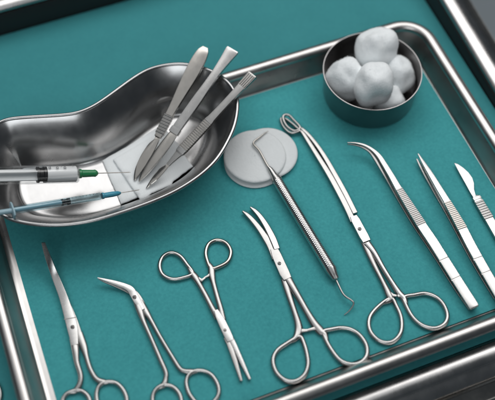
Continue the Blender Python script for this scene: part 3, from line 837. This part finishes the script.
ring(rf, [(73.2, -95, 1.9), (60.8, -97.9, 1.9), (50.5, -104.2, 1.9), (46.3, -114.2, 1.9), (49.6, -124.3, 1.9), (57.9, -128.4, 1.9), (67.6, -124.2, 1.9), (73.3, -113.8, 1.9), (74.4, -102.9, 1.9)], 1.85, 1.8, RINGST)
ring(rf, [(83.4, -97.9, 1.9), (92.1, -99, 1.9), (100.4, -100.9, 1.9), (106.8, -106.6, 1.9), (109.5, -114.8, 1.9), (108.2, -124.1, 1.9), (102.9, -129.5, 1.9), (94.3, -130.2, 1.9), (86.5, -125, 1.9), (82.3, -116.2, 1.9), (81.8, -104.8, 1.9)], 1.85, 1.8, RINGST)
part('ratchet', join(sweep([(74.2, -91.5, 2.4, 1.6, 1.1), (75.8, -93.5, 2.4, 1.2, 1), (78.2, -94.9, 2.4, 0.9, 0.9)], 0.3), sweep([(81.7, -95.9, 2.6, 1.5, 1.1), (78.8, -95.5, 2.6, 1.1, 0.9)], 0.3)), STEEL, rf)
hd, sl = screw((75.2, -30.8, 5.6), 1.6, 0.5)
o = part('pivot_screw', hd, DARKST, rf); part('slot', sl, BLACK, o)

# --- ring handle of one more instrument on the drape beside the tray
ex = thing('ring_handled_instrument', (-246, -52, -3), 'ring handle lying on the drape left of the tray, cut by the picture edge', 'clamp')
part('finger_ring', sweep(catmull([(-243 + 10.5 * math.cos(a), -57 + 12.5 * math.sin(a), -0.9, 1.8, 1.75) for a in [2 * math.pi * k / 12 for k in range(12)]], 6, True), None, True, 14), RINGST, ex, angle=60)
part('shank', sweep(catmull([(-246, -44.5, -0.9, 1.3, 1.3), (-252, -40, -0.8, 2.2, 1.7), (-262, -22, -0.6, 2.0, 1.6), (-276, 8, -0.4, 1.9, 1.6), (-286, 32, -0.4, 2.4, 1.5)], 8), None), STEEL, ex)

# ================================================================== DOUBLE ENDED PROBE
pr = thing('dental_probe', (36.4, -8.5, 0), 'double ended dental probe with ridged round handle, its upper hook lying on the cotton pads', 'dental probe')
PA, PB = [(29.3, 36.4, 7.2), (38.4, -55.6, 5.2)]
hl = math.dist(PA, PB)
rows = resample([(*PA, 4.6, 4.6), (*PB, 4.9, 4.9)], 0.42)
rows = [(*r[:3], r[3] * (0.955 if k % 4 in (0, 1) else 1.0), r[4] * (0.955 if k % 4 in (0, 1) else 1.0)) for k, r in enumerate(rows)]
ph = part('handle', sweep(rows, None, False, 20), HANDLEST, pr, angle=20)
part('ferrule', sweep([(26.9, 50.3, 9, 1.3, 1.3), (27.8, 47.4, 8.6, 2.2, 2.2), (28.7, 40.6, 8, 3, 3), (29.2, 37.8, 7.4, 4.3, 4.3), (29.4, 36.1, 7.2, 4.7, 4.7)], None, n=20), BRIGHT, pr)
part('ferrule', sweep([(38.4, -55.2, 5.2, 4.9, 4.9), (38.4, -56.8, 5.1, 4.8, 4.8), (38.7, -61.9, 4.6, 3.5, 3.5), (38.9, -65.1, 4.4, 2.9, 2.9), (38.9, -66.2, 4.3, 1.4, 1.4)], None, n=20), BRIGHT, pr)
part('hook', sweep(plain([(27.1, 49.1, 8.8, 1, 1), (26.6, 54.7, 8.8, 0.95, 0.95), (26.3, 61.9, 8.8, 0.9, 0.9), (25.7, 68.9, 9, 0.9, 0.9), (24.1, 74.2, 9, 0.85, 0.85), (23.7, 77.3, 9, 0.8, 0.8), (26.2, 79.5, 9, 0.75, 0.75), (31.8, 81.8, 8.6, 0.65, 0.65), (36.9, 84.2, 8.2, 0.5, 0.5), (40.9, 85.3, 7.8, 0.3, 0.3)], 6), None, n=10), DULLST, pr)
part('hook', sweep(plain([(38.9, -65.4, 4.3, 1, 1), (38.8, -71.4, 4.4, 0.95, 0.95), (38.9, -78.1, 4.6, 0.9, 0.9), (40, -82.1, 4.8, 0.85, 0.85), (42.1, -85.2, 4.8, 0.8, 0.8), (43.6, -88.5, 4.4, 0.75, 0.75), (42.1, -90.7, 3.4, 0.6, 0.6), (38, -93, 2, 0.5, 0.5), (33.5, -94.2, 0.9, 0.3, 0.3)], 6), None, n=10), STEEL, pr)

# ================================================================== TWEEZERS
def lerp_rows(rows, step=1.2):
    return resample(rows, step)

def tweezers(name, label, group, upper, lower, grip, grooves, mat, gripmat, base, thick):
    t = thing(name, base, label, 'tweezers', group)
    up = resample(catmull(upper, 10), 0.35)
    up2 = []
    for r in up:
        dmin = min(math.dist(r[:2], g[:2]) for g in grooves) if grooves else 9
        k = 0.12 if dmin < 0.55 else 1.0
        up2.append((*r[:4], r[4] * k))
    part('leg', sweep(up2, 0.4), mat, t, angle=30)
    part('leg', sweep(catmull(lower, 10), 0.4), STEEL, t)
    gr = ridges(grip, 1.7, 0.34)
    part('grip', sweep(gr, 0.12), gripmat, t, angle=20)
    # joining block at the closed end
    a, b = Vector(upper[0][:3]), Vector(upper[1][:3])
    d = (b - a).normalized()
    z0 = lower[0][2]; z1 = upper[0][2]
    blk = [(*(a + d * s)[:2], (z0 + z1) / 2, upper[0][3] * 0.97, (z1 - z0) / 2) for s in (0.6, 14)]
    part('end_block', sweep(blk, 0.3), STEEL, t)
    return t

TG = 'tweezers laid out on the right'
cuU = [(129.3, -127.5, 6.35, 3.3, 0.6), (129.2, -125.9, 6.4, 4.1, 0.8), (128.8, -120.6, 6.7, 4.2, 0.8), (127.7, -107.5, 7.2, 4.2, 0.8), (125.7, -81.8, 8.4, 4.2, 0.8), (124.3, -63.2, 9.2, 4.2, 0.8), (122.7, -47.8, 9.6, 4, 0.8), (121.4, -28.8, 9.8, 3.5, 0.8), (120.4, -9.3, 9.6, 2.8, 0.85), (120.3, 4.9, 9.2, 2.4, 0.95), (119.8, 17.6, 9, 2.1, 1), (118.8, 27, 9.4, 1.8, 1), (115.4, 34.8, 10.4, 1.3, 0.9), (110.6, 40, 11.8, 1, 0.8), (104.2, 43.8, 13, 0.75, 0.6), (97.9, 45.8, 14, 0.45, 0.4)]
cuL = [(129.7, -125.8, 2.6, 4.1, 0.8), (127.5, -105.8, 2.2, 4.1, 0.8), (126, -78.7, 1.6, 4.1, 0.8), (124.4, -59.8, 1.4, 4, 0.8), (122.6, -43.8, 1.4, 3.8, 0.8), (121.1, -24.6, 1.6, 3.3, 0.8), (119.6, -5.3, 2.6, 2.6, 0.85), (118.5, 7.5, 4, 2.3, 0.95), (117.2, 18.4, 5.4, 2, 1), (115.9, 26.7, 6.8, 1.7, 1), (113.9, 33.9, 8.4, 1.3, 0.9), (109.4, 39.4, 10, 1, 0.8), (103.7, 43, 11.4, 0.75, 0.6), (97.9, 45.1, 12.4, 0.45, 0.4)]
tweezers('curved_tweezers', 'tweezers with a long curved tip bending left, wide flat handle and ribbed grip', TG, cuU, cuL,
         [(120.4, -9.7, 9.6, 2.85, 0.95), (121.4, -28.8, 9.8, 3.55, 0.95), (122.7, -47.5, 9.6, 4.05, 0.95)],
         [(125.7, -81.8, 8.4), (127.2, -100, 7.5)], BRIGHT, STEEL, (126.7, -58.4, 0), .8)
stU = [(152.4, -139, 6.2, 3.9, 0.8), (152.3, -122.3, 6.8, 4, 0.8), (151.8, -97.4, 8, 4.1, 0.8), (151.7, -78.5, 8.9, 4.1, 0.8), (152.3, -62.9, 9.3, 4, 0.8), (152.4, -48.9, 9.4, 3.5, 0.8), (152.5, -34.6, 9.3, 2.9, 0.85), (152.4, -20.9, 8.8, 2.6, 0.95), (152.5, -4.5, 8, 2.1, 1), (152.4, 7.4, 7.3, 1.4, 0.9), (152.5, 17.6, 6.8, 0.6, 0.6)]
stL = [(152.9, -138.4, 2.6, 3.8, 0.8), (152.4, -121, 2.2, 3.9, 0.8), (151.9, -94.9, 1.6, 4, 0.8), (152.2, -75.4, 1.4, 4, 0.8), (152.7, -59.5, 1.3, 3.9, 0.8), (152.6, -45.9, 1.3, 3.4, 0.8), (152, -32.8, 1.4, 2.8, 0.85), (151.7, -18.6, 1.6, 2.6, 0.95), (151, -2.8, 2.4, 2.1, 1), (150.4, 6.7, 3.4, 1.5, 0.9), (150.2, 14.6, 4.2, 0.7, 0.6)]
tweezers('straight_tweezers', 'straight fine tipped tweezers with ribbed grip, between the curved tweezers and the lone scalpel', TG, stU, stL,
         [(152.4, -35.1, 9.3, 2.95, 0.95), (152.4, -48.9, 9.4, 3.55, 0.95), (152.3, -62.6, 9.3, 4.05, 0.95)],
         [(151.7, -90.7, 8.3), (151.9, -103.8, 7.7)], BRIGHT, DULLST, (151.9, -63.1, 0), .8)

# ================================================================== LONE SCALPEL AT THE RIGHT EDGE
ls = thing('scalpel', (180.3, -53.6, 0), 'scalpel with bright bellied blade lying flat on the teal liner at the right edge', 'scalpel')
bo = [p[:2] for p in [(178.8, 0.7, 3), (181.2, -1.6, 3), (183.8, -6.7, 3), (185.8, -12.9, 3), (186.2, -18.9, 3), (185, -24.3, 3), (182, -30.1, 3), (180.4, -36.3, 3), (177.7, -37.9, 3), (177.5, -32.6, 3), (177.9, -22.4, 3), (178.2, -11, 3)]]
part('blade', plate(bo, 2.6, 3.4, 0.95), BRIGHT, ls, angle=12)
hr = [(179.8, -35.8, 2.6, 2.4, 1.2), (180.1, -38.6, 2.6, 3.5, 1.6), (179.8, -44.7, 2.6, 3.7, 1.7), (179.9, -61.7, 2.6, 3.9, 1.8), (179.5, -87.6, 2.6, 4.1, 1.8), (178.4, -129.8, 2.6, 4.4, 1.8), (177.6, -158.8, 2.6, 4.2, 1.7)]
lh = part('handle', sweep(hr, 0.5), BRIGHT, ls)
part('grip_ridges', sweep(ridges([(180, -41.1, 2.6, 3.75, 1.75), (179.9, -59.4, 2.6, 4, 1.85)], 2.3, 0.4), 0.15), STEEL, lh, angle=20)
part('collar', sweep([(180, -37.1, 2.6, 3.6, 1.8), (180.1, -39.6, 2.6, 3.7, 1.95)], 0.3), BRIGHT, lh)
